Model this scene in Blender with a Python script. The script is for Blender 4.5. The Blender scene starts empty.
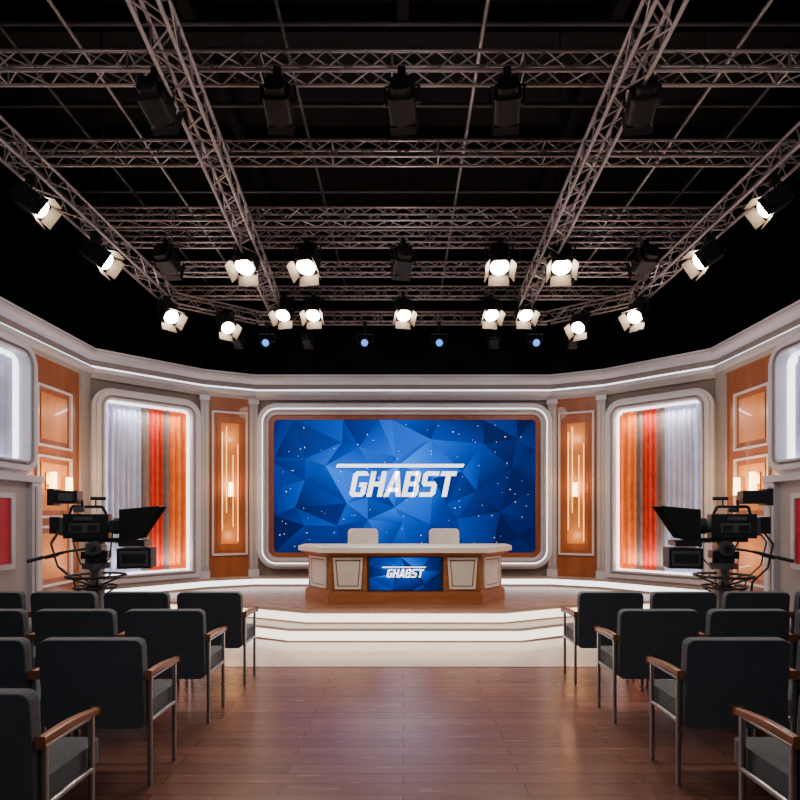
import bpy, math, random
from mathutils import Vector, Matrix
from mathutils.geometry import delaunay_2d_cdt
random.seed(4)
C=bpy.context.scene.collection

# ------------------------------------------------ materials
def mat(name,col,rough=.5,metal=0,em=None,es=0,var=.08,nscale=8,bump=0,bscale=60,coat=0,sheen=0):
    m=bpy.data.materials.new(name); m.use_nodes=True
    nt=m.node_tree; b=nt.nodes['Principled BSDF']
    b.inputs['Roughness'].default_value=rough; b.inputs['Metallic'].default_value=metal
    b.inputs['Coat Weight'].default_value=coat
    b.inputs['Sheen Weight'].default_value=sheen
    tc=nt.nodes.new('ShaderNodeTexCoord'); n=nt.nodes.new('ShaderNodeTexNoise'); n.inputs['Scale'].default_value=nscale
    nt.links.new(tc.outputs['Object'],n.inputs['Vector'])
    r=nt.nodes.new('ShaderNodeValToRGB')
    r.color_ramp.elements[0].position=.3; r.color_ramp.elements[1].position=.7
    r.color_ramp.elements[0].color=[c*(1-var) for c in col]+[1]
    r.color_ramp.elements[1].color=[min(1,c*(1+var)) for c in col]+[1]
    nt.links.new(n.outputs['Fac'],r.inputs['Fac']); nt.links.new(r.outputs['Color'],b.inputs['Base Color'])
    if em:
        b.inputs['Emission Color'].default_value=list(em)+[1]; b.inputs['Emission Strength'].default_value=es
    if bump:
        n2=nt.nodes.new('ShaderNodeTexNoise'); n2.inputs['Scale'].default_value=bscale
        bp=nt.nodes.new('ShaderNodeBump'); bp.inputs['Strength'].default_value=bump
        nt.links.new(tc.outputs['Object'],n2.inputs['Vector'])
        nt.links.new(n2.outputs['Fac'],bp.inputs['Height']); nt.links.new(bp.outputs['Normal'],b.inputs['Normal'])
    return m
def wood(name,c1,c2,rough=.4,scale=(1,1,12),coat=.2):
    m=bpy.data.materials.new(name); m.use_nodes=True
    nt=m.node_tree; b=nt.nodes['Principled BSDF']; b.inputs['Roughness'].default_value=rough; b.inputs['Coat Weight'].default_value=coat
    tc=nt.nodes.new('ShaderNodeTexCoord'); mp=nt.nodes.new('ShaderNodeMapping'); mp.inputs['Scale'].default_value=scale
    n=nt.nodes.new('ShaderNodeTexNoise'); n.inputs['Scale'].default_value=2.5; n.inputs['Detail'].default_value=6
    r=nt.nodes.new('ShaderNodeValToRGB'); r.color_ramp.elements[0].position=.3; r.color_ramp.elements[1].position=.7
    r.color_ramp.elements[0].color=list(c1)+[1]; r.color_ramp.elements[1].color=list(c2)+[1]
    L=nt.links.new
    L(tc.outputs['Object'],mp.inputs['Vector']); L(mp.outputs['Vector'],n.inputs['Vector']); L(n.outputs['Fac'],r.inputs['Fac']); L(r.outputs['Color'],b.inputs['Base Color'])
    return m
def floormat(name,c1,c2,cm,rough,bw=1.4,bh=.13):
    m=bpy.data.materials.new(name); m.use_nodes=True
    nt=m.node_tree; b=nt.nodes['Principled BSDF']; L=nt.links.new
    tc=nt.nodes.new('ShaderNodeTexCoord'); br=nt.nodes.new('ShaderNodeTexBrick')
    br.inputs['Scale'].default_value=1; br.inputs['Brick Width'].default_value=bw; br.inputs['Row Height'].default_value=bh
    br.inputs['Mortar Size'].default_value=.003; br.inputs['Bias'].default_value=0
    br.inputs['Color1'].default_value=list(c1)+[1]; br.inputs['Color2'].default_value=list(c2)+[1]; br.inputs['Mortar'].default_value=list(cm)+[1]
    mp=nt.nodes.new('ShaderNodeMapping'); mp.inputs['Scale'].default_value=(1.5,22,1)
    n=nt.nodes.new('ShaderNodeTexNoise'); n.inputs['Scale'].default_value=2; n.inputs['Detail'].default_value=5
    mx=nt.nodes.new('ShaderNodeMix'); mx.data_type='RGBA'; mx.blend_type='MULTIPLY'; mx.inputs['Factor'].default_value=.45
    r=nt.nodes.new('ShaderNodeValToRGB'); r.color_ramp.elements[0].color=(.45,.45,.45,1); r.color_ramp.elements[1].color=(1.3,1.3,1.3,1)
    L(tc.outputs['Object'],br.inputs['Vector']); L(tc.outputs['Object'],mp.inputs['Vector']); L(mp.outputs['Vector'],n.inputs['Vector'])
    L(n.outputs['Fac'],r.inputs['Fac']); L(br.outputs['Color'],mx.inputs['A']); L(r.outputs['Color'],mx.inputs['B']); L(mx.outputs['Result'],b.inputs['Base Color'])
    mr=nt.nodes.new('ShaderNodeMapRange'); mr.inputs['To Min'].default_value=rough-.05; mr.inputs['To Max'].default_value=rough+.06
    L(n.outputs['Fac'],mr.inputs['Value']); L(mr.outputs['Result'],b.inputs['Roughness'])
    return m

M_floor=floormat('dark_wood_floor',(.20,.088,.062),(.155,.066,.047),(.06,.026,.018),.25)
M_stage=floormat('stage_wood_floor',(.34,.16,.09),(.27,.125,.07),(.12,.06,.035),.28,2.0,.2)
M_pale=mat('pale_gloss_floor',(.58,.46,.39),.16,var=.03)
M_white=mat('white_trim',(.58,.565,.63),.32,var=.02)
M_offw=mat('taupe_wall',(.19,.145,.13),.6,var=.04)
M_pil=mat('pilaster_paint',(.39,.35,.345),.5,var=.025)
M_led=mat('led_white',(.9,.9,.9),.5,em=(.90,.93,1),es=3.0)
M_ledw=mat('led_warm_white',(.9,.87,.8),.5,em=(1,.86,.70),es=2.6)
M_tread=mat('cream_tread',(.42,.32,.26),.3,var=.03)
M_wood=wood('orange_wood',(.24,.064,.018),(.33,.098,.03),.4,(3,3,.6))
M_woodl=wood('amber_wood',(.50,.18,.04),(.62,.25,.06),.4,(4,4,.5))
M_deskw=wood('desk_wood',(.30,.095,.028),(.42,.15,.05),.35,(.8,4,6))
M_arm=wood('chair_arm_wood',(.20,.06,.022),(.32,.105,.042),.35,(3,1,3))
M_cream=mat('cream_panel',(.80,.73,.63),.35,var=.03)
M_black=mat('black_drape',(.005,.006,.011),.95,bump=.4,bscale=6)
M_ceil=mat('black_ceiling',(.012,.012,.013),.9)
M_truss=mat('truss_metal',(.38,.335,.33),.42,.7)
M_pipe=mat('dark_pipe',(.08,.08,.08),.5,.6)
M_fab=mat('charcoal_fabric',(.050,.058,.072),.9,bump=.3,bscale=250,sheen=.25)
M_chr=mat('brushed_metal',(.36,.36,.37),.35,.9)
M_body=mat('lamp_black',(.014,.014,.016),.45,.3)
M_door=mat('barn_door_inner',(.20,.16,.125),.45,.3)  # inner faces paler and warmer, lamp spill put into the colour
M_lens=mat('lamp_lens_lit',(1,1,1),.3,em=(1,.84,.64),es=45)
M_lensb=mat('lamp_lens_blue',(.2,.4,1),.3,em=(.08,.30,1),es=1.6)
M_lensd=mat('lamp_lens_dark',(.03,.035,.05),.15)
M_cblk=mat('camera_black',(.022,.023,.027),.4,.1)
M_cgry=mat('camera_grey',(.12,.125,.135),.4,.3)
M_glass=mat('dark_glass',(.01,.012,.02),.05,coat=1)
M_cur_w=mat('curtain_pale_blue',(.52,.55,.74),.8,var=.12,nscale=3)
M_cur_r=mat('curtain_red',(.66,.038,.006),.8,var=.15)
M_cur_o=mat('curtain_orange',(.92,.20,.012),.8,var=.15)
M_cur_g=mat('curtain_taupe',(.22,.16,.14),.8,var=.15)
M_warm=mat('sconce_shade',(1,.8,.5),.5,em=(1,.60,.27),es=8)
M_warml=mat('warm_led_line',(1,.7,.3),.5,em=(1,.45,.10),es=3.2)
M_brass=mat('brass',(.6,.38,.14),.3,.9)
M_red=mat('red_display',(.3,.01,.015),.4,em=(.5,.0,.01),es=.2)
M_leather=mat('cream_leather',(.74,.68,.62),.5)
M_txt=mat('screen_letter_white',(1,1,1),.5,em=(1,1,1),es=2.0)

# ------------------------------------------------ mesh builder
class MB:
    def __init__(s): s.v=[];s.f=[];s.m=[];s.sm=[];s.mats=[];s.M=Matrix.Identity(4)
    def mi(s,m):
        if m not in s.mats: s.mats.append(m)
        return s.mats.index(m)
    def add(s,vs,fs,m,smooth=False):
        o=len(s.v); s.v+=[(s.M@Vector(v))[:] for v in vs]
        k=s.mi(m)
        for f in fs: s.f.append([i+o for i in f]); s.m.append(k); s.sm.append(smooth)
    def box(s,c,d,m,R=None):
        x,y,z=[k/2 for k in d]
        vs=[Vector((a*x,b*y,e*z)) for a in(-1,1) for b in(-1,1) for e in(-1,1)]
        if R: vs=[R@v for v in vs]
        vs=[v+Vector(c) for v in vs]
        s.add(vs,[(0,1,3,2),(4,6,7,5),(0,4,5,1),(2,3,7,6),(0,2,6,4),(1,5,7,3)],m)
    def bb(s,x0,x1,y0,y1,z0,z1,m): s.box(((x0+x1)/2,(y0+y1)/2,(z0+z1)/2),(abs(x1-x0),abs(y1-y0),abs(z1-z0)),m)
    def tube(s,p0,p1,r,m,n=8,r2=None,caps=True):
        p0=Vector(p0);p1=Vector(p1); r2=r if r2 is None else r2
        d=(p1-p0).normalized(); a=d.orthogonal().normalized(); b=d.cross(a)
        vs=[]
        for p,q in((p0,r),(p1,r2)):
            for i in range(n):
                t=2*math.pi*i/n; vs.append(p+(a*math.cos(t)+b*math.sin(t))*q)
        s.add(vs,[(i,(i+1)%n,n+(i+1)%n,n+i) for i in range(n)],m,n>6)
        if caps: s.add(vs,[tuple(range(n))[::-1],tuple(range(n,2*n))],m)
    def path(s,pts,r,m,n=8):
        for a,b in zip(pts,pts[1:]): s.tube(a,b,r,m,n)
    def prism(s,poly,z0,z1,m,mside=None):
        n=len(poly)
        vs=[(x,y,z0) for x,y in poly]+[(x,y,z1) for x,y in poly]
        s.add(vs,[tuple(range(n))[::-1],tuple(range(n,2*n))],m)
        s.add(vs,[(i,(i+1)%n,n+(i+1)%n,n+i) for i in range(n)],mside or m)
    def prismy(s,poly,y0,y1,m): # poly in xz
        n=len(poly)
        vs=[(x,y0,z) for x,z in poly]+[(x,y1,z) for x,z in poly]
        s.add(vs,[tuple(range(n))[::-1],tuple(range(n,2*n))]+[(i,(i+1)%n,n+(i+1)%n,n+i) for i in range(n)],m)
    def ring(s,o,i,y0,y1,m,smooth=False):
        n=len(o)
        vs=[(x,y0,z) for x,z in o]+[(x,y1,z) for x,z in o]+[(x,y0,z) for x,z in i]+[(x,y1,z) for x,z in i]
        fs=[]
        for k in range(n):
            j=(k+1)%n
            fs+=[(k,j,n+j,n+k),(n+k,n+j,3*n+j,3*n+k),(2*n+k,3*n+k,3*n+j,2*n+j),(k,2*n+k,2*n+j,j)]
        s.add(vs,fs,m)
    def torus(s,c,R,r,m,n=24,axis='Z'):
        pts=[]
        for k in range(n+1):
            t=2*math.pi*k/n
            p=(R*math.cos(t),R*math.sin(t),0) if axis=='Z' else (0,R*math.cos(t),R*math.sin(t))
            pts.append(Vector(c)+Vector(p))
        s.path(pts,r,m,6)
    def sweep(s,path,prof,m,mf=None): # prof: (d inward, z); inward = right of travel
        n=len(prof); P=[Vector(p) for p in path]; rows=[]
        for k,p in enumerate(P):
            ds=[]
            if k>0: ds.append((p-P[k-1]).normalized())
            if k<len(P)-1: ds.append((P[k+1]-p).normalized())
            ns=[Vector((d.y,-d.x)) for d in ds]
            nn=sum(ns,Vector((0,0))).normalized(); sc=1/max(.3,nn.dot(ns[0]))
            rows.append([(p.x+nn.x*sc*d,p.y+nn.y*sc*d,z) for d,z in prof])
        vs=[v for r in rows for v in r]
        for k in range(len(P)-1):
            for i in range(n):
                j=(i+1)%n
                s.add([vs[k*n+i],vs[k*n+j],vs[(k+1)*n+j],vs[(k+1)*n+i]],[(0,1,2,3)],(mf or {}).get(i,m))
        s.add(rows[0],[tuple(range(n))],m); s.add(rows[-1],[tuple(range(n))],m)
    def curtain(s,x0,x1,z0,z1,y,m,folds,amp=.03):
        N=folds*8; vs=[]
        for i in range(N+1):
            t=i/N; yy=y+amp*math.sin(t*folds*2*math.pi)+amp*.3*math.sin(t*folds*3.1)
            x=x0+(x1-x0)*t; vs+= [(x,yy,z0),(x,yy,z1)]
        s.add(vs,[(2*i,2*i+1,2*i+3,2*i+2) for i in range(N)],m,True)
    def mesh(s,name,normals=True):
        me=bpy.data.meshes.new(name); me.from_pydata(s.v,[],s.f)
        for m in s.mats: me.materials.append(m)
        me.polygons.foreach_set('material_index',s.m); me.polygons.foreach_set('use_smooth',s.sm)
        me.update(); return me
    def build(s,name,M=None,parent=None,bevel=0,mesh=None):
        o=bpy.data.objects.new(name,mesh or s.mesh(name)); C.objects.link(o)
        if M is not None: o.matrix_world=M
        if parent: o.parent=parent
        if bevel:
            b=o.modifiers.new('bevel','BEVEL'); b.width=bevel; b.segments=2; b.limit_method='ANGLE'; b.angle_limit=math.radians(50)
        return o
def rr(cx,cz,w,h,rt,rb=None,n=8):
    rb=rt if rb is None else rb; pts=[]
    for sx,sz,r,a0 in((-1,-1,rb,180),(1,-1,rb,270),(1,1,rt,0),(-1,1,rt,90)):
        ox=cx+sx*(w/2-r); oz=cz+sz*(h/2-r)
        for k in range(n+1):
            a=math.radians(a0+90*k/n); pts.append((ox+r*math.cos(a),oz+r*math.sin(a)))
    return pts
def frame(P0,P1):
    P0=Vector((P0[0],P0[1],0));P1=Vector((P1[0],P1[1],0)); x=(P1-P0).normalized(); y=Vector((-x.y,x.x,0))
    return Matrix(((x.x,y.x,0,P0.x),(x.y,y.y,0,P0.y),(0,0,1,0),(0,0,0,1))),(P1-P0).length
I=Matrix.Identity(4)

# ------------------------------------------------ studio shell
def shell(name,x0,x1,y0,y1,z0,z1,m):
    b=MB(); b.bb(x0,x1,y0,y1,z0,z1,m); return b.build(name)
shell('floor',-7.1,7.1,-4.1,11.6,-.1,0,M_floor)
shell('ceiling',-7.1,7.1,-4.1,11.6,7.6,7.7,M_ceil)
def drape(name,p0,p1):
    b=MB(); F,L=frame(p0,p1); b.M=F
    b.bb(0,L,.05,.15,0,7.6,M_black); b.curtain(0,L,0,7.6,0,M_black,int(L/.22),.035)
    return b.build(name)
drape('wall_left',(-7,-4),(-7,11.4)); drape('wall_front',(-7,11.4),(7,11.4)); drape('wall_right',(7,11.4),(7,-4)); drape('wall_rear',(7,-4),(-7,-4))
b=MB()
for y in (2.5,4.6,6.7,8.8): b.bb(-7,7,y-.1,y+.1,7.25,7.6,M_ceil)
for x in (-5,-2.5,0,2.5,5): b.bb(x-.07,x+.07,-4,11.3,7.35,7.5,M_ceil)
b.build('ceiling_beams')

# ------------------------------------------------ set wall
PTH=[(-4.7,4.6),(-4.7,8.35),(-3.45,9.6),(-2.62,10),(2.62,10),(3.45,9.6),(4.7,8.35),(4.7,4.6)]
b=MB()
b.sweep(PTH,[(0,0),(0,3.7),(-.12,3.7),(-.12,0)],M_offw)
b.build('wall_set')
b=MB()
b.sweep(PTH,[(0,3.60),(.07,3.60),(.07,3.66),(.11,3.69),(.11,3.75),(.03,3.77),(.03,3.88),(.11,3.90),(.15,3.94),(.15,4.03),(-.12,4.03),(-.12,3.705),(0,3.705)],M_white,{5:M_offw,1:M_pil,8:M_white})
b.sweep(PTH,[(.035,3.765),(.055,3.765),(.055,3.785),(.035,3.785)],M_led)
b.sweep(PTH,[(.15,3.985),(.158,3.985),(.158,4.0),(.15,4.0)],M_pil)
b.build('trim_cornice')
b=MB()
b.sweep(PTH[1:-1],[(0,0),(.28,0),(.28,.36),(.28,.45),(.28,.48),(0,.48)],M_tread,{2:M_led})
b.build('baseboard_set')

b=MB()
def pil(F,x,w=.15,d=.1,z0=.48,z1=3.60):
    b.M=F; b.bb(x-w/2,x+w/2,-d,0,z0,z1,M_pil)
    b.bb(x-w/2-.015,x+w/2+.015,-d-.015,0,z0,z0+.12,M_white); b.bb(x-w/2-.015,x+w/2+.015,-d-.015,0,z1-.08,z1,M_white)
    b.bb(x-w/2+.03,x-w/2+.045,-d-.006,-d,z0+.2,z1-.15,M_white)
    b.bb(x+w/2-.045,x+w/2-.03,-d-.006,-d,z0+.2,z1-.15,M_white)
segs=[frame(PTH[i],PTH[i+1]) for i in range(7)]
pil(segs[2][0],segs[2][1]-.06,.15); pil(segs[4][0],.06,.15)
pil(segs[2][0],.04,.14); pil(segs[4][0],segs[4][1]-.04,.14)
b.M=I; b.build('trim_pilasters')

def glow(F,p,e,r=.06,col=(1,.57,.25)):
    l=bpy.data.lights.new('warm_glow','POINT'); l.energy=e; l.color=col; l.shadow_soft_size=r
    o=bpy.data.objects.new('warm_glow',l); o.location=F@Vector(p); C.objects.link(o)
def sidepanel(F,L):
    b=MB(); b.M=F; cx=L/2; w=.60
    b.bb(cx-.36,cx+.36,-.03,0,.48,3.60,M_wood)
    z0,z1=.86,3.36
    o=rr(cx,(z0+z1)/2,w,z1-z0,.012,n=2); i=rr(cx,(z0+z1)/2,w-.06,z1-z0-.06,.01,n=2)
    b.ring(o,i,-.03,-.065,M_white)
    b.bb(cx-.21,cx+.21,-.045,-.03,z0+.08,z1-.08,M_wood)
    b.bb(cx-.15,cx+.15,-.055,-.045,z0+.2,z1-.2,M_woodl)
    for x,a,c in((-.13,1.3,3.0),(.13,1.1,2.8),(-.06,1.6,3.1),(.05,1.35,2.6)):
        b.bb(cx+x-.005,cx+x+.005,-.065,-.055,a,c,M_warml)
    return b.build('wall_panel')
def sconce(F,x,z,y=-.03,w=.09,h=.24,e=9):
    b=MB(); b.M=F
    b.bb(x-.025,x+.025,y-.02,y,z-.12,z+.12,M_brass)
    b.tube((x,y-.02,z-.05),(x,y-.09,z-.05),.012,M_brass)
    b.tube((x,y-.09,z-h/2-.02),(x,y-.09,z-h/2),w*.55,M_brass,16); 
    b.tube((x,y-.09,z-h/2),(x,y-.09,z+h/2),w*.5,M_warm,16,w*.45)
    b.tube((x,y-.09,z-h/2-.12),(x,y-.09,z-h/2-.02),.012,M_brass)
    b.build('wall_sconce')
    glow(F,(x,y-.28,z+.1),e)
for k in (2,4):
    F,L=segs[k]; sidepanel(F,L); sconce(F,L/2,2.0,-.055,e=7); glow(F,(L/2,-.25,2.9),4); glow(F,(L/2,-.25,1.2),3)  # last two: warm points added above and below, no sconce there

# portals with curtains
def portal(F,cx,w,z0,z1,parts,rt=.28,rb=.02,d=.26,name='curtain_alcove',e=7):
    b=MB(); b.M=F; cz=(z0+z1)/2; h=z1-z0
    R=lambda k,y0,y1,m,t: b.ring(rr(cx,cz,w-2*k,h-2*k,max(.02,rt-k),max(.01,rb-k)),rr(cx,cz,w-2*(k+t),h-2*(k+t),max(.02,rt-k-t),max(.01,rb-k-t)),y0,y1,m)
    R(0,0,-d*.8,M_white,.05); R(.05,0,-d,M_white,.06); R(.11,0,-d*.8,M_pil,.035); R(.145,0,-d*.95,M_white,.025)
    R(.170,0,-d*.5,M_led,.02)
    b.prismy(rr(cx,cz,w-.36,h-.36,max(.02,rt-.18),.02),-.012,-.002,M_cur_g)
    x0=cx-w/2+.19; x1=cx+w/2-.19; W=x1-x0
    for a,c,m,f in parts:
        b.curtain(x0+a*W,x0+c*W,z0+.19,z1-.2,-.07,m,f,.03)
    b.build(name)
    for zz,dirn,ee in((z1-.27,-1,e),(z0+.26,1,e*.9)):
        l=bpy.data.lights.new('alcove_strip','AREA'); l.shape='RECTANGLE'; l.size=w*.6; l.size_y=.06; l.energy=ee; l.color=(1,.92,.85)
        o=bpy.data.objects.new('alcove_strip',l); p=F@Vector((cx,-.2,zz)); 
        dv=(F.to_3x3()@Vector((0,.10,dirn))).normalized()
        o.matrix_world=Matrix.Translation(p)@dv.to_track_quat('-Z','Y').to_matrix().to_4x4(); C.objects.link(o)
PP=[(0,.43,M_cur_w,7),(.43,.53,M_cur_g,1),(.53,.70,M_cur_r,3),(.70,.78,M_cur_g,1),(.78,1,M_cur_o,3)]
F,L=segs[1]; portal(F,L*.47,1.66,.48,3.46,PP,e=11)
F,L=segs[5]; portal(F,L*.53,1.66,.48,3.46,[(1-c,1-a,m,f) for a,c,m,f in PP],e=11)

# side walls
for k in (0,6):
    F,L=segs[k]
    loc=lambda Y:(Y-4.6) if k==0 else (8.35-Y)
    b=MB(); b.M=F
    xs=sorted((loc(6.75),loc(8.05))); b.bb(xs[0],xs[1],-.04,0,0,3.60,M_wood)
    for Y0,Y1,z0,z1 in((7.1,7.85,2.45,3.25),(7.1,7.85,1.52,2.34),(7.1,7.85,.62,1.42)):
        a,c=sorted((loc(Y0),loc(Y1)))
        b.ring(rr((a+c)/2,(z0+z1)/2,c-a,z1-z0,.01,n=2),rr((a+c)/2,(z0+z1)/2,c-a-.06,z1-z0-.06,.01,n=2),-.04,-.07,M_white)
        b.bb(a+.1,c-.1,-.05,-.04,z0+.1,z1-.1,M_woodl)
    a,c=sorted((loc(8.05),loc(8.30))); b.bb(a,c,-.07,0,0,3.60,M_pil)
    b.build('wall_panel')
    sconce(F,loc(7.3),2.0,-.05,e=9); sconce(F,loc(7.65),1.95,-.05,e=9); glow(F,(loc(7.5),-.3,2.95),3); glow(F,(loc(7.5),-.3,1.0),5)  # last two: extra warm points added on the wood, no sconce there
    b=MB(); b.M=F
    a,c=sorted((loc(4.7),loc(6.8))); b.bb(a,c,-.26,0,0,1.95,M_pil)
    a2,c2=sorted((loc(6.62),loc(6.8))); b.bb(a2,c2,-.32,-.26,0,1.98,M_white)
    a2,c2=sorted((loc(6.66),loc(6.70))); b.bb(a2,c2,-.335,-.32,.1,1.9,M_pil)
    b.bb(a,c,-.34,0,1.95,2.03,M_white)
    a3,c3=sorted((loc(6.36),loc(5.2)))
    b.ring(rr((a3+c3)/2,1.38,c3-a3,.86,.03,n=3),rr((a3+c3)/2,1.38,c3-a3-.12,.74,.02,n=3),-.26,-.30,M_white)
    b.bb(a3+.06,c3-.06,-.28,-.26,1.01,1.75,M_red)
    b.build('wall_panel')
    portal(F,(loc(4.75)+loc(6.8))/2,2.05,2.035,3.62,[(0,1,M_cur_w,16)],rt=.3,rb=.22,d=.30,e=3.5)

# ------------------------------------------------ main screen
SC=Matrix.Translation((.03,10,0))
b=MB()
cz=2.07
def R(w,h,t,r,y0,y1,m): b.ring(rr(0,cz,w,h,r),rr(0,cz,w-2*t,h-2*t,max(.03,r-t)),y0,y1,m)
R(5.2,2.92,.045,.34,0,-.13,M_white); R(5.11,2.83,.045,.30,0,-.2,M_white); R(5.02,2.74,.022,.26,0,-.15,M_led); R(4.976,2.696,.04,.24,0,-.18,M_pil); R(4.896,2.616,.045,.20,0,-.14,M_white)
R(4.806,2.526,.085,.16,0,-.09,M_wood)
b.prismy(rr(0,cz,4.66,2.38,.07),-.05,0,M_cblk)
scr=b.build('video_wall_screen',SC)
def facets(name,w,h,seed,nx,ny,M,parent,y):
    rnd=random.Random(seed); pts=[]
    for i in range(nx+1):
        for j in range(ny+1):
            ex=i in(0,nx); ey=j in(0,ny)
            pts.append(Vector((-w/2+w*i/nx+(0 if ex else rnd.uniform(-.48,.48)*w/nx),-h/2+h*j/ny+(0 if ey else rnd.uniform(-.48,.48)*h/ny))))
    v,e,f,*_=delaunay_2d_cdt(pts,[],[],0,1e-5)
    me=bpy.data.meshes.new(name); me.from_pydata([(p.x,0,p.y) for p in v],[],[list(q) for q in f])
    ca=me.color_attributes.new('Col','FLOAT_COLOR','CORNER')
    for p in me.polygons:
        base=rnd.random()
        for li in p.loop_indices:
            co=me.vertices[me.loops[li].vertex_index].co
            u=co.x/(w/2); t=co.z/(h/2)
            g=math.exp(-((u+.15)**2*3.0+(t-.25)**2*1.2))
            k=(.07+1.3*g)*(.22+.9*base)*(.35+1.0*rnd.random())
            ca.data[li].color=(.0002+.002*k*k, .004+.16*k**1.35, .035+.92*k, 1)
    m=bpy.data.materials.get('screen_blue_facets')
    if not m:
        m=bpy.data.materials.new('screen_blue_facets'); m.use_nodes=True; nt=m.node_tree; bs=nt.nodes['Principled BSDF']
        a=nt.nodes.new('ShaderNodeAttribute'); a.attribute_name='Col'
        bs.inputs['Base Color'].default_value=(.001,.001,.003,1); bs.inputs['Roughness'].default_value=.35; bs.inputs['Specular IOR Level'].default_value=.04; bs.inputs['Emission Strength'].default_value=1.5
        nt.links.new(a.outputs['Color'],bs.inputs['Emission Color'])
    me.materials.append(m)
    o=bpy.data.objects.new(name,me); C.objects.link(o); o.matrix_world=M@Matrix.Translation((0,y,0)); return o
def par(o,p): 
    bpy.context.view_layer.update(); o.parent=p; o.matrix_parent_inverse=p.matrix_world.inverted()
bpy.context.view_layer.update()
o=facets('screen_image',4.64,2.36,23,8,5,SC@Matrix.Translation((0,0,cz)),scr,-.055); par(o,scr)
b=MB(); rnd=random.Random(3)
for _ in range(110):
    x=rnd.uniform(-2.25,2.25); z=cz+rnd.uniform(-1.1,1.1); s=rnd.choice((.004,.004,.005,.006,.008))
    b.prismy([(x+s*math.cos(a*math.pi/3),z+s*math.sin(a*math.pi/3)) for a in range(6)],-.060,-.057,M_txt)
b.prismy([(-1.22,2.405),(1.03,2.405),(1.06,2.465),(-1.19,2.465)],-.064,-.058,M_txt)
o=b.build('screen_sparks',SC); par(o,scr)
w_,t_,c_=.66,.21,.12
GL={
'G':[[(c_,0),(w_-c_,0),(w_,c_),(w_,.56),(.34,.56),(.34,.39),(w_-t_,.39),(w_-t_,.17),(t_,.17),(t_,.83),(w_,.83),(w_,.88),(w_-c_,1),(c_,1),(0,1-c_),(0,c_)]],
'H':[[(0,0),(t_,0),(t_,.41),(w_-t_,.41),(w_-t_,0),(w_,0),(w_,1),(w_-t_,1),(w_-t_,.59),(t_,.59),(t_,1),(0,1)]],
'A':[[(-.03,0),(.18,0),(.42,.9),(.42,1),(.24,1)],[(.50,0),(.71,0),(.45,1),(.30,1),(.30,.85)],[(.12,.19),(.56,.19),(.53,.35),(.15,.35)]],
'B':[[(0,0),(t_,0),(t_,1),(0,1)],[(t_,.83),(.5,.83),(.5,1),(t_,1)],[(t_,.42),(.5,.42),(.5,.585),(t_,.585)],[(t_,0),(.5,0),(.5,.165),(t_,.165)],
     [(.43,.52),(.57,.52),(.64,.60),(.64,.91),(.56,1),(.43,1)],[(.45,0),(.58,0),(w_,.09),(w_,.43),(.60,.52),(.45,.52)]],
'S':[[(0,0),(w_-c_,0),(w_,c_),(w_,.47),(w_-.1,.585),(t_,.585),(t_,.83),(w_,.83),(w_,1),(c_,1),(0,1-c_),(0,.53),(.1,.415),(w_-t_,.415),(w_-t_,.17),(0,.17)]],
'T':[[(0,.82),(w_,.82),(w_,1),(0,1)],[(w_/2-.105,0),(w_/2+.105,0),(w_/2+.105,.82),(w_/2-.105,.82)]]}
def text(body,x0,x1,z0,z1,M,y,parent,name):
    b=MB(); n=len(body); tot=n*w_+(n-1)*.085+.22; h=z1-z0; sx=(x1-x0)/tot
    for i,ch in enumerate(body):
        for pl in GL[ch]: b.prismy([(x0+sx*(i*(w_+.085)+px+.22*pz),z0+h*pz) for px,pz in pl],y-.002,y+.002,M_txt)
    o=b.build(name,M); par(o,parent)
text('GHABST',-.99,.93,1.885,2.335,SC,-.062,scr,'screen_lettering')

# ------------------------------------------------ stage and steps
up=[(-4.38,8.25),(-2.0,7.57),(-1.25,7.2),(1.3,7.2),(2.05,7.57),(4.38,8.25),(3.32,9.33),(2.55,9.70),(-2.55,9.70),(-3.32,9.33)]
lo=[(-4.40,7.9),(-2.1,7.24),(-1.4,6.88),(1.45,6.88),(2.15,7.24),(4.40,7.9),(4.40,8.2),(-4.40,8.2)]
def strip(b,pts,z0,z1,m,d=.012): b.sweep(pts,[(0,z0),(d,z0),(d,z1),(0,z1)],m)
b=MB(); b.prism(lo,0,.165,M_tread,M_tread); strip(b,lo[:6],.02,.13,M_ledw); b.build('stage_step')
b=MB(); b.prism(up,.165,.33,M_stage,M_tread); strip(b,up[:6],.185,.29,M_ledw); b.build('stage_platform')
b=MB(); b.prism([(-2.75,7.3),(-2.75,5.95),(-2.1,5.75),(2.15,5.75),(2.8,5.95),(2.8,7.3),(2.2,7.15),(1.5,6.86),(-1.45,6.86),(-2.15,7.15)],0,.004,M_pale); b.build('pale_floor_strip')  # pale glossy strip laid on the floor in front of the steps

# ------------------------------------------------ news desk
D=Matrix.Translation((.03,7.74,.33))
b=MB()
body=[(-1.03,0),(1.03,0),(1.42,.5),(1.42,.85),(-1.42,.85),(-1.42,.5)]
def off(p,k): return [(x*(1+k/1.4),y+(-k if y<.2 else (k if y>.8 else -k*.3))) for x,y in p]
b.prism(off(body,.045),0,.15,M_deskw); b.prism(off(body,.02),.15,.18,M_deskw)
b.prism(body,.18,.66,M_deskw)
b.prism(off(body,.035),.66,.69,M_deskw)
b.prism(off(body,.10),.69,.715,M_deskw)
b.prism(off(body,.14),.715,.785,M_cream)
def dpanel(F,cx,w,z0,z1):
    b.M=F
    P=lambda k:[(cx-w/2+k+.03,z0+k),(cx+w/2-k-.03,z0+k),(cx+w/2-k,z1-k),(cx-w/2+k,z1-k)]
    b.ring(P(0),P(.035),0,-.03,M_cream); b.ring(P(.035),P(.055),0,-.012,M_deskw); b.prismy(P(.05),-.022,0,M_cream)
for x in(-.79,.79): dpanel(I,x,.42,.205,.645)
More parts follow.
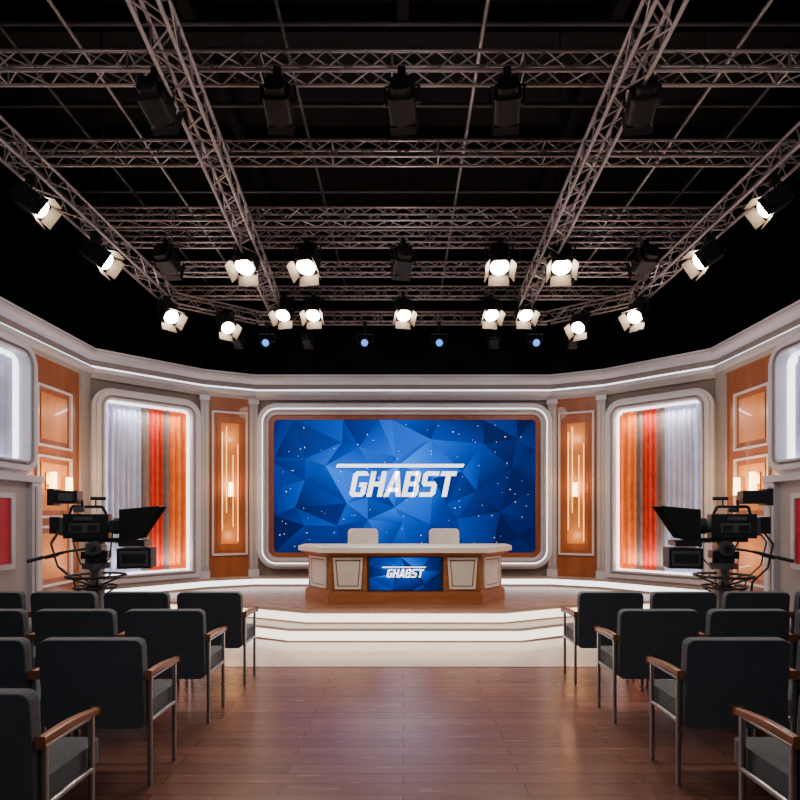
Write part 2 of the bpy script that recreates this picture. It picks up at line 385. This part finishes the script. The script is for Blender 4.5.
F1,L1=frame((-1.42,.5),(-1.03,0)); dpanel(F1,L1/2,.48,.205,.645)
F2,L2=frame((1.03,0),(1.42,.5)); dpanel(F2,L2/2,.48,.205,.645)
b.M=I
for x in (-1.03,-.55,.55,1.03): b.prismy([(x-.022,.18),(x+.022,.18),(x+.022,.66),(x-.022,.66)],-.03,0,M_deskw)
b.bb(-.52,.52,-.03,0,.18,.665,M_cblk)
desk=b.build('news_desk',D,bevel=.005); bpy.context.view_layer.update()
o=facets('desk_screen_image',.98,.45,5,4,3,D@Matrix.Translation((0,0,.42)),desk,-.034); par(o,desk)
text('GHABST',-.26,.26,.37,.485,D,-.040,desk,'desk_lettering')
b=MB(); b.prismy([(-.32,.505),(.28,.505),(.285,.518),(-.315,.518)],-.040,-.036,M_txt); o=b.build('desk_screen_bar',D); par(o,desk)

def presenter_chair(x,y):
    b=MB()
    for k in range(5):
        a=2*math.pi*k/5+.3; p=(.28*math.cos(a),.28*math.sin(a),.06); b.tube((0,0,.1),p,.022,M_chr,8,.016); b.tube((p[0],p[1]-.015,.03),(p[0],p[1]+.015,.03),.03,M_cblk,12); b.tube((p[0],p[1],.03),p,.01,M_chr)
    b.tube((0,0,.08),(0,0,.44),.03,M_chr,12)
    b.prism([(px,py) for px,py in rr(0,0,.52,.50,.1)],.42,.52,M_leather)
    b.M=Matrix.Translation((0,.22,.51))@Matrix.Rotation(-.12,4,'X'); b.prismy(rr(0,.24,.5,.52,.07),-.035,.045,M_leather)
    b.M=I
    for s in(-1,1): b.path([(s*.24,-.1,.48),(s*.3,-.1,.48),(s*.3,-.1,.66)],.015,M_chr); b.bb(s*.3-.03,s*.3+.03,-.2,.1,.66,.69,M_leather)
    b.build('presenter_chair',Matrix.Translation((x,y,.33)),bevel=.012)
presenter_chair(-.66,9.0); presenter_chair(.68,9.0)

# ------------------------------------------------ audience chairs
b=MB()
b.M=Matrix.Translation((0,0,.33))@Matrix.Rotation(math.radians(5),4,'X')
b.prismy(rr(0,.27,.585,.52,.045,n=4),-.035,.035,M_fab)
b.M=I
b.prism([(x,y+.24) for x,y in rr(0,0,.57,.46,.04,n=4)],.36,.47,M_fab)
for s in(-1,1):
    x=s*.307
    b.box((x,-.0,.315),(.024,.03,.63),M_chr,)
    b.box((x,.34,.315),(.024,.03,.63),M_chr)
    b.bb(x-.012,x+.012,0,.34,.36,.385,M_chr)
    b.bb(x-.012,x+.012,0,.34,.61,.63,M_chr)
    N=6; vs=[]
    for i in range(N+1):
        t=i/N; y=-.04+.42*t; z=.665-.02*t*t+.008*math.sin(t*3.14); w=.018+.003*math.sin(t*3.1)
        vs+=[(x-w,y,z-.035),(x+w,y,z-.035),(x+w,y,z),(x-w,y,z)]
    fs=[(0,1,2,3),(4*N+3,4*N+2,4*N+1,4*N)]
    for i in range(N):
        for q in range(4): fs.append((4*i+q,4*i+(q+1)%4,4*i+4+(q+1)%4,4*i+4+q))
    b.add(vs,fs,M_arm)
b.bb(-.29,.29,.02,.045,.35,.375,M_chr); b.bb(-.29,.29,.32,.345,.335,.36,M_chr)
cm=b.mesh('audience_chair')
for row,Y in enumerate((5.16,4.20,3.23,2.28)):
    for k in range(4):
        for s,e in((-1,-1.765),(1,1.895)):
            b.build('audience_chair',Matrix.Translation((e+s*k*.665,Y,0)),bevel=.008,mesh=cm)

# ------------------------------------------------ broadcast cameras (local +X = lens direction)
def bcam(x,y,yaw):
    b=MB()
    for k in range(3):
        a=2*math.pi*k/3+.5; c,s=math.cos(a),math.sin(a)
        b.tube((0,0,.17),(.42*c,.42*s,.12),.05,M_cgry,10,.04); b.tube((.42*c,.42*s,.1),(.42*c,.42*s,.2),.08,M_cblk,14,.05)
        for q in(-.03,.03): b.tube((.42*c-s*q-s*.015,.42*s+c*q+c*.015,.06),(.42*c-s*q+s*.015,.42*s+c*q-c*.015,.06),.06,M_cblk,14)
    b.tube((0,0,.1),(0,0,.32),.15,M_cgry,20,.12)
    b.tube((0,0,.32),(0,0,.75),.085,M_cgry,20); b.tube((0,0,.75),(0,0,.80),.10,M_cblk,20); b.tube((0,0,.8),(0,0,1.05),.06,M_chr,16)
    b.torus((0,0,.90),.29,.016,M_cblk,28); b.torus((0,0,.78),.22,.013,M_cblk,28)
    for k in range(5):
        a=2*math.pi*k/5; b.tube((.05*math.cos(a),.05*math.sin(a),.80),(.29*math.cos(a),.29*math.sin(a),.90),.011,M_cblk,6)
        b.tube((.09*math.cos(a),.09*math.sin(a),.70),(.22*math.cos(a),.22*math.sin(a),.78),.010,M_cblk,6)
    b.tube((0,0,.98),(0,0,1.04),.14,M_cgry,20); b.tube((0,0,1.04),(0,0,1.09),.11,M_cblk,20)
    b.bb(-.13,.13,-.09,.09,1.09,1.17,M_cblk); b.tube((0,-.13,1.20),(0,.13,1.20),.08,M_cgry,18); b.bb(-.22,.24,-.07,.07,1.27,1.31,M_cblk)
    b.bb(-.07,.07,-.15,-.13,1.14,1.26,M_cgry)
    for s in(-1,1):
        b.path([(-.05,s*.13,1.20),(-.28,s*.17,1.17),(-.56,s*.24,1.09)],.012,M_cblk); b.tube((-.44,s*.21,1.123),(-.58,s*.245,1.085),.02,M_cblk,10)
        b.tube((0,s*.11,1.2),(0,s*.15,1.2),.04,M_cblk,12)
    b.bb(-.30,.14,-.085,.085,1.31,1.57,M_cblk); b.bb(-.34,-.30,-.07,.07,1.34,1.53,M_cgry); b.bb(-.44,-.34,-.055,.055,1.36,1.54,M_cblk)
    b.bb(-.24,.05,-.092,.092,1.37,1.47,M_cgry); b.bb(-.2,-.02,-.096,.096,1.50,1.54,M_cgry)
    b.bb(-.22,-.12,-.100,.1,1.39,1.45,M_cblk); b.bb(-.06,.03,-.1,.1,1.39,1.45,M_cblk)
    b.path([(-.26,0,1.57),(-.24,0,1.65),(.06,0,1.65),(.10,0,1.57)],.016,M_cblk)
    b.tube((-.14,0,1.6),(-.14,.0,1.72),.014,M_cblk); b.bb(-.38,-.16,-.10,.10,1.68,1.82,M_cblk); b.bb(-.44,-.38,-.12,.12,1.66,1.84,M_cblk); b.bb(-.445,-.44,-.10,.10,1.69,1.81,M_glass)
    b.bb(-.34,-.2,-.106,-.1,1.71,1.79,M_cgry)
    b.box((-.13,-.13,1.62),(.1,.05,.06),M_cgry); b.tube((.0,-.02,1.65),(.0,-.02,1.74),.008,M_cblk); b.tube((-.05,-.02,1.74),(.1,-.02,1.74),.02,M_cblk,12)
    b.tube((.14,0,1.44),(.18,0,1.44),.075,M_cgry,20); b.tube((.18,0,1.44),(.30,0,1.44),.09,M_cblk,20); b.tube((.24,0,1.44),(.27,0,1.44),.096,M_cgry,20)
    b.bb(.16,.28,-.14,-.09,1.38,1.5,M_cblk)
    n0=[(.26,-.15,1.26),(.26,.15,1.26),(.26,.15,1.62),(.26,-.15,1.62)]; n1=[(.46,-.21,1.30),(.46,.21,1.30),(.68,.25,1.66),(.68,-.25,1.66)]
    b.add(n0+n1,[(0,1,2,3),(0,4,7,3),(1,2,6,5),(3,7,6,2),(0,1,5,4)],M_cblk)
    b.add([(.30,-.14,1.58),(.30,.14,1.58),(.48,.19,1.33),(.48,-.19,1.33)],[(0,1,2,3)],M_glass)
    b.bb(.26,.52,-.19,.19,1.22,1.28,M_cblk); b.bb(.24,.58,-.17,.17,.98,1.20,M_cblk); b.bb(.27,.55,-.178,.178,1.01,1.17,M_cgry)
    b.bb(.29,.53,-.184,.184,1.04,1.14,M_cblk)
    b.tube((-.1,.05,1.29),(.52,.05,1.24),.011,M_chr); b.tube((-.1,-.05,1.29),(.52,-.05,1.24),.011,M_chr)
    pts=[Vector((-.36,.04,1.4)),Vector((-.46,.06,1.25)),Vector((-.40,.08,1.0)),Vector((-.25,.1,.85)),Vector((-.2,.14,.5)),Vector((-.28,.2,.1)),Vector((-.5,.35,.015))]
    b.path(pts,.012,M_cblk,6)
    b.path([p+Vector((.03,-.1,.02)) for p in pts[:-2]]+[Vector((-.12,.02,.3))],.009,M_cgry,6)
    b.path([Vector(v) for v in((.2,-.15,1.38),(.18,-.2,1.1),(.05,-.22,.95),(-.1,-.2,1.05),(-.2,-.12,1.3))],.009,M_cblk,6)
    b.build('broadcast_camera',Matrix.Translation((x,y,.0))@Matrix.Rotation(yaw,4,'Z'),bevel=.006)
bcam(-3.34,6.1,math.radians(14))
bcam(3.49,6.1,math.radians(180-14))

# ------------------------------------------------ trusses
def truss(name,p0,p1,w=.15,r=.014,step=.17):
    p0=Vector(p0);p1=Vector(p1); d=(p1-p0); L=d.length; d.normalize(); up=Vector((0,0,1)); sd=d.cross(up).normalized(); h=w/2
    b=MB(); cs=[sd*a*h+up*c*h for a,c in((-1,-1),(1,-1),(1,1),(-1,1))]
    for c in cs: b.tube(p0+c,p1+c,r,M_truss,8)
    n=max(2,round(L/step)); 
    for k in range(n):
        a=p0+d*L*k/n; e=p0+d*L*(k+1)/n
        for q in range(4):
            c1,c2=cs[q],cs[(q+1)%4]
            if k%2: c1,c2=c2,c1
            b.tube(a+c1,e+c2,r*.45,M_truss,5,caps=False)
    for k in range(0,n+1,6):
        a=p0+d*L*k/n
        for q in range(4): b.tube(a+cs[q],a+cs[(q+1)%4],r*.55,M_truss,5,caps=False)
    return b.build(name)
ZC=5.07; ZL=4.88
CY=[4.40,5.43,6.60,7.12,8.0,8.85]
for y in CY:
    w=5.2 if y<5 else 3.75
    truss('lighting_truss',(-w,y,ZC),(w,y,ZC))
truss('lighting_truss',(-1.48,1.5,ZL),(-2.03,8.9,ZL),.19,.017,.2); truss('lighting_truss',(1.60,1.5,ZL),(1.90,8.9,ZL),.19,.017,.2)
for s in(-1,1):
    truss('lighting_truss',(s*3.55,1.5,ZL),(s*3.55,8.55,ZL),.19,.017,.2)
    truss('lighting_truss',(s*3.55,8.6,ZL),(s*2.45,9.42,ZL),.16)
truss('lighting_truss',(-2.45,9.45,ZL),(2.45,9.45,ZL),.16)
b=MB()
for x in(-3.0,-2.5,-.9,.6,2.6,3.1): b.tube((x,1,5.25),(x*1.04,9.3,5.25),.016,M_truss if x in(-2.5,.6,2.6) else M_pipe,8)
for y in(3.2,5.0,6.0,7.6): b.tube((-6,y,5.95),(6,y,5.95),.022,M_pipe,8)
for x in(-4.6,4.6): b.tube((x,0,5.9),(x,9.5,5.9),.03,M_pipe,8)
for x in(-3.55,-1.9,1.85,3.55):
    for y in(4.4,6.6,8.85): b.tube((x,y,5.2),(x,y,7.24),.010,M_pipe,6)
b.build('lighting_pipe_grid')

# ------------------------------------------------ fixtures
def fixture(p,yaw,pitch,kind='lit',s=1.0,drop=.26):
    """p: clamp point; yaw 0 = faces -Y (audience); pitch down in degrees"""
    b=MB()
    b.tube((0,0,.03),(0,0,-.05),.014*s,M_body,8); b.bb(-.03,.03,-.04,.04,-.03,.05,M_body)
    w=.17*s
    T=Vector((0,0,-drop))
    b.path([T+Vector((-w,0,0)),T+Vector((-w,0,.17*s)),T+Vector((w,0,.17*s)),T+Vector((w,0,0))],.011,M_body,6)
    b.tube((0,0,-.04),T+Vector((0,0,.17*s)),.012,M_body,6)
    Rm=Matrix.Translation(T)@Matrix.Rotation(math.radians(pitch),4,'X')
    b.M=Rm
    if kind=='blue':
        b.tube((0,.16*s,0),(0,-.14*s,0),.09*s,M_body,16,.085*s); b.tube((0,-.14*s,0),(0,-.20*s,0),.10*s,M_body,16,caps=False); b.tube((0,-.141*s,0),(0,-.150*s,0),.075*s,M_lensb,16)
        b.tube((w,0,0),(.08*s,0,0),.02*s,M_body,10); b.tube((-w,0,0),(-.08*s,0,0),.02*s,M_body,10)
    else:
        bw=.13*s
        b.prismy(rr(0,0,2*bw,2*bw,.05*s,n=5),-.12*s,.12*s,M_body)
        b.prismy(rr(0,0,1.5*bw,1.5*bw,.05*s,n=5),.12*s,.2*s,M_body)
        for q in range(5): b.bb(-bw*.8,bw*.8,-.10*s+.045*q*s,-.085*s+.045*q*s,bw,bw+.012,M_body)
        b.tube((w,0,0),(bw,0,0),.025*s,M_body,10); b.tube((-w,0,0),(-bw,0,0),.025*s,M_body,10)
        lm=M_lens if kind=='lit' else M_lensd
        b.tube((0,-.12*s,0),(0,-.15*s,0),.130*s,M_body,24); b.tube((0,-.15*s,0),(0,-.158*s,0),.115*s,lm,24)
        y0=-.15*s; a=.125*s
        o,y1,e=(.185*s,-.27*s,.13*s) if kind=='lit' else (.135*s,-.22*s,.125*s)
        for u in range(4):
            RR=Matrix.Rotation(u*math.pi/2,4,'Y')
            vs=[RR@Vector(v) for v in((-a,y0,a),(a,y0,a),(e,y1,o),(-e,y1,o))]
            vo=[RR@(Vector(v)) for v in((-a,y0,a+.004),(a,y0,a+.004),(e,y1,o+.004),(-e,y1,o+.004))]
            b.add(vs,[(0,1,2,3)],M_door); b.add(vo,[(3,2,1,0)],M_body)
    b.M=I
    b.build('stage_light',Matrix.Translation(p)@Matrix.Rotation(math.radians(yaw),4,'Z'))
def spot(p,t,e,col=(1,.885,.77),ang=70,size=.12,blend=.6):
    l=bpy.data.lights.new('studio_spot','SPOT'); l.energy=e; l.color=col; l.spot_size=math.radians(ang); l.spot_blend=blend; l.shadow_soft_size=size
    o=bpy.data.objects.new('studio_spot',l); o.location=p; o.rotation_euler=(Vector(t)-Vector(p)).to_track_quat('-Z','Y').to_euler(); C.objects.link(o)
zc=ZC-.12; zl=ZL-.14
X=lambda px,Y:(px-403)*Y/560
for px in(247,308,499,561): fixture((X(px,7.04),7.04,zc),random.uniform(-15,15),62,'lit',1.0,.17)
for px in(285,314,403,490,524): fixture((X(px,8.78),8.78,zc),random.uniform(-15,15),56,'lit',.92,.17)
for s in(-1,1):
    fixture((s*3.55,5.35,zl),s*-100,34,'lit',.72,.19); fixture((s*3.52,6.45,zl),s*-92,34,'lit',.82,.19); fixture((s*3.47,8.25,zl),-s*55,44,'lit',.9,.19)
    fixture((s*2.85,8.98,zl),-s*45,48,'lit',.88,.10)
for px in(157,278,402,507,642): fixture((X(px,4.33),4.33,zc),180+random.uniform(-12,12),20,'dark',.78,.21)
for px in(167,403,645): fixture((X(px,7.04),7.04,zc),180+random.uniform(-12,12),20,'dark',.9,.2)
for px in(267,365,439,535): fixture((X(px,9.38),9.38,zl),0,25,'blue',.75,.28)
for px in(237,307,494,573): fixture((X(px,9.38),9.38,zl),170,25,'dark',.6,.24)

# key lights (the dark fixtures seen from behind)
for x,t,e in((-2.3,(-2.9,9.4,1.6),180),(-.95,(-1.2,8.6,.7),140),(0,(0,7.8,.6),130),(.8,(1.2,8.6,.7),140),(1.9,(2.9,9.4,1.6),180)):
    spot((x,4.5,4.5),t,e,ang=52)
spot((-1.6,5.3,4.4),(-4.7,7.8,2),120,ang=75); spot((1.6,5.3,4.4),(4.7,7.8,2),120,ang=75)
spot((-1.2,2.5,4.6),(-4.7,6.4,2.8),45,ang=80); spot((1.2,2.5,4.6),(4.7,6.4,2.8),45,ang=80)
for x in(-2,0,2): spot((x,7.1,4.4),(x*1.1,10,3.8),30,ang=85,blend=1,col=(.88,.90,1))  # cool wash added to tint the cornice bluish
for x,y in((-1.15,6.9),(1.2,6.9)): spot((x,y,4.5),(x*.6,4.0,0),200,ang=80)
for x in(-1.8,0,1.5): spot((x,8.6,4.5),(x*.6,6.4,0),170,ang=60)
for s in(-1,1):
    spot((s*3.3,5.5,4.4),(0,4.0,0),130,ang=80); spot((s*3.3,6.6,4.4),(0,7.8,.4),90,ang=70)
    spot((s*2.3,6.9,4.5),(s*2.2,4.2,.5),150,ang=70)
    spot((s*1.6,-1.5,4.6),(s*1.6,3.8,.6),150,ang=70,col=(.90,.93,1),size=.3) # added fill from behind the camera to lift the chair backs
for x,y in((-2.8,3.0),(2.8,3.0),(0,6.0),(-2.8,7.6),(2.8,7.6),(0,3.2)):  # unseen fill points added under the grid to brighten the trusses
    l=bpy.data.lights.new('grid_fill_light','POINT'); l.energy=15; l.color=(1,.84,.76); l.shadow_soft_size=.15
    o=bpy.data.objects.new('grid_fill_light',l); o.location=(x,y,4.2); C.objects.link(o)

# ------------------------------------------------ world & camera
w=bpy.data.worlds.new('world'); bpy.context.scene.world=w; w.use_nodes=True
w.node_tree.nodes['Background'].inputs[0].default_value=(.5,.55,.7,1); w.node_tree.nodes['Background'].inputs[1].default_value=.02
cam=bpy.data.cameras.new('camera'); cam.sensor_width=36; cam.lens=36*560/800; cam.shift_x=-3/800; cam.shift_y=115/800; cam.clip_start=.05
co=bpy.data.objects.new('camera',cam); co.location=(0,0,1.56); co.rotation_euler=(math.pi/2,0,0); C.objects.link(co)
bpy.context.scene.camera=co
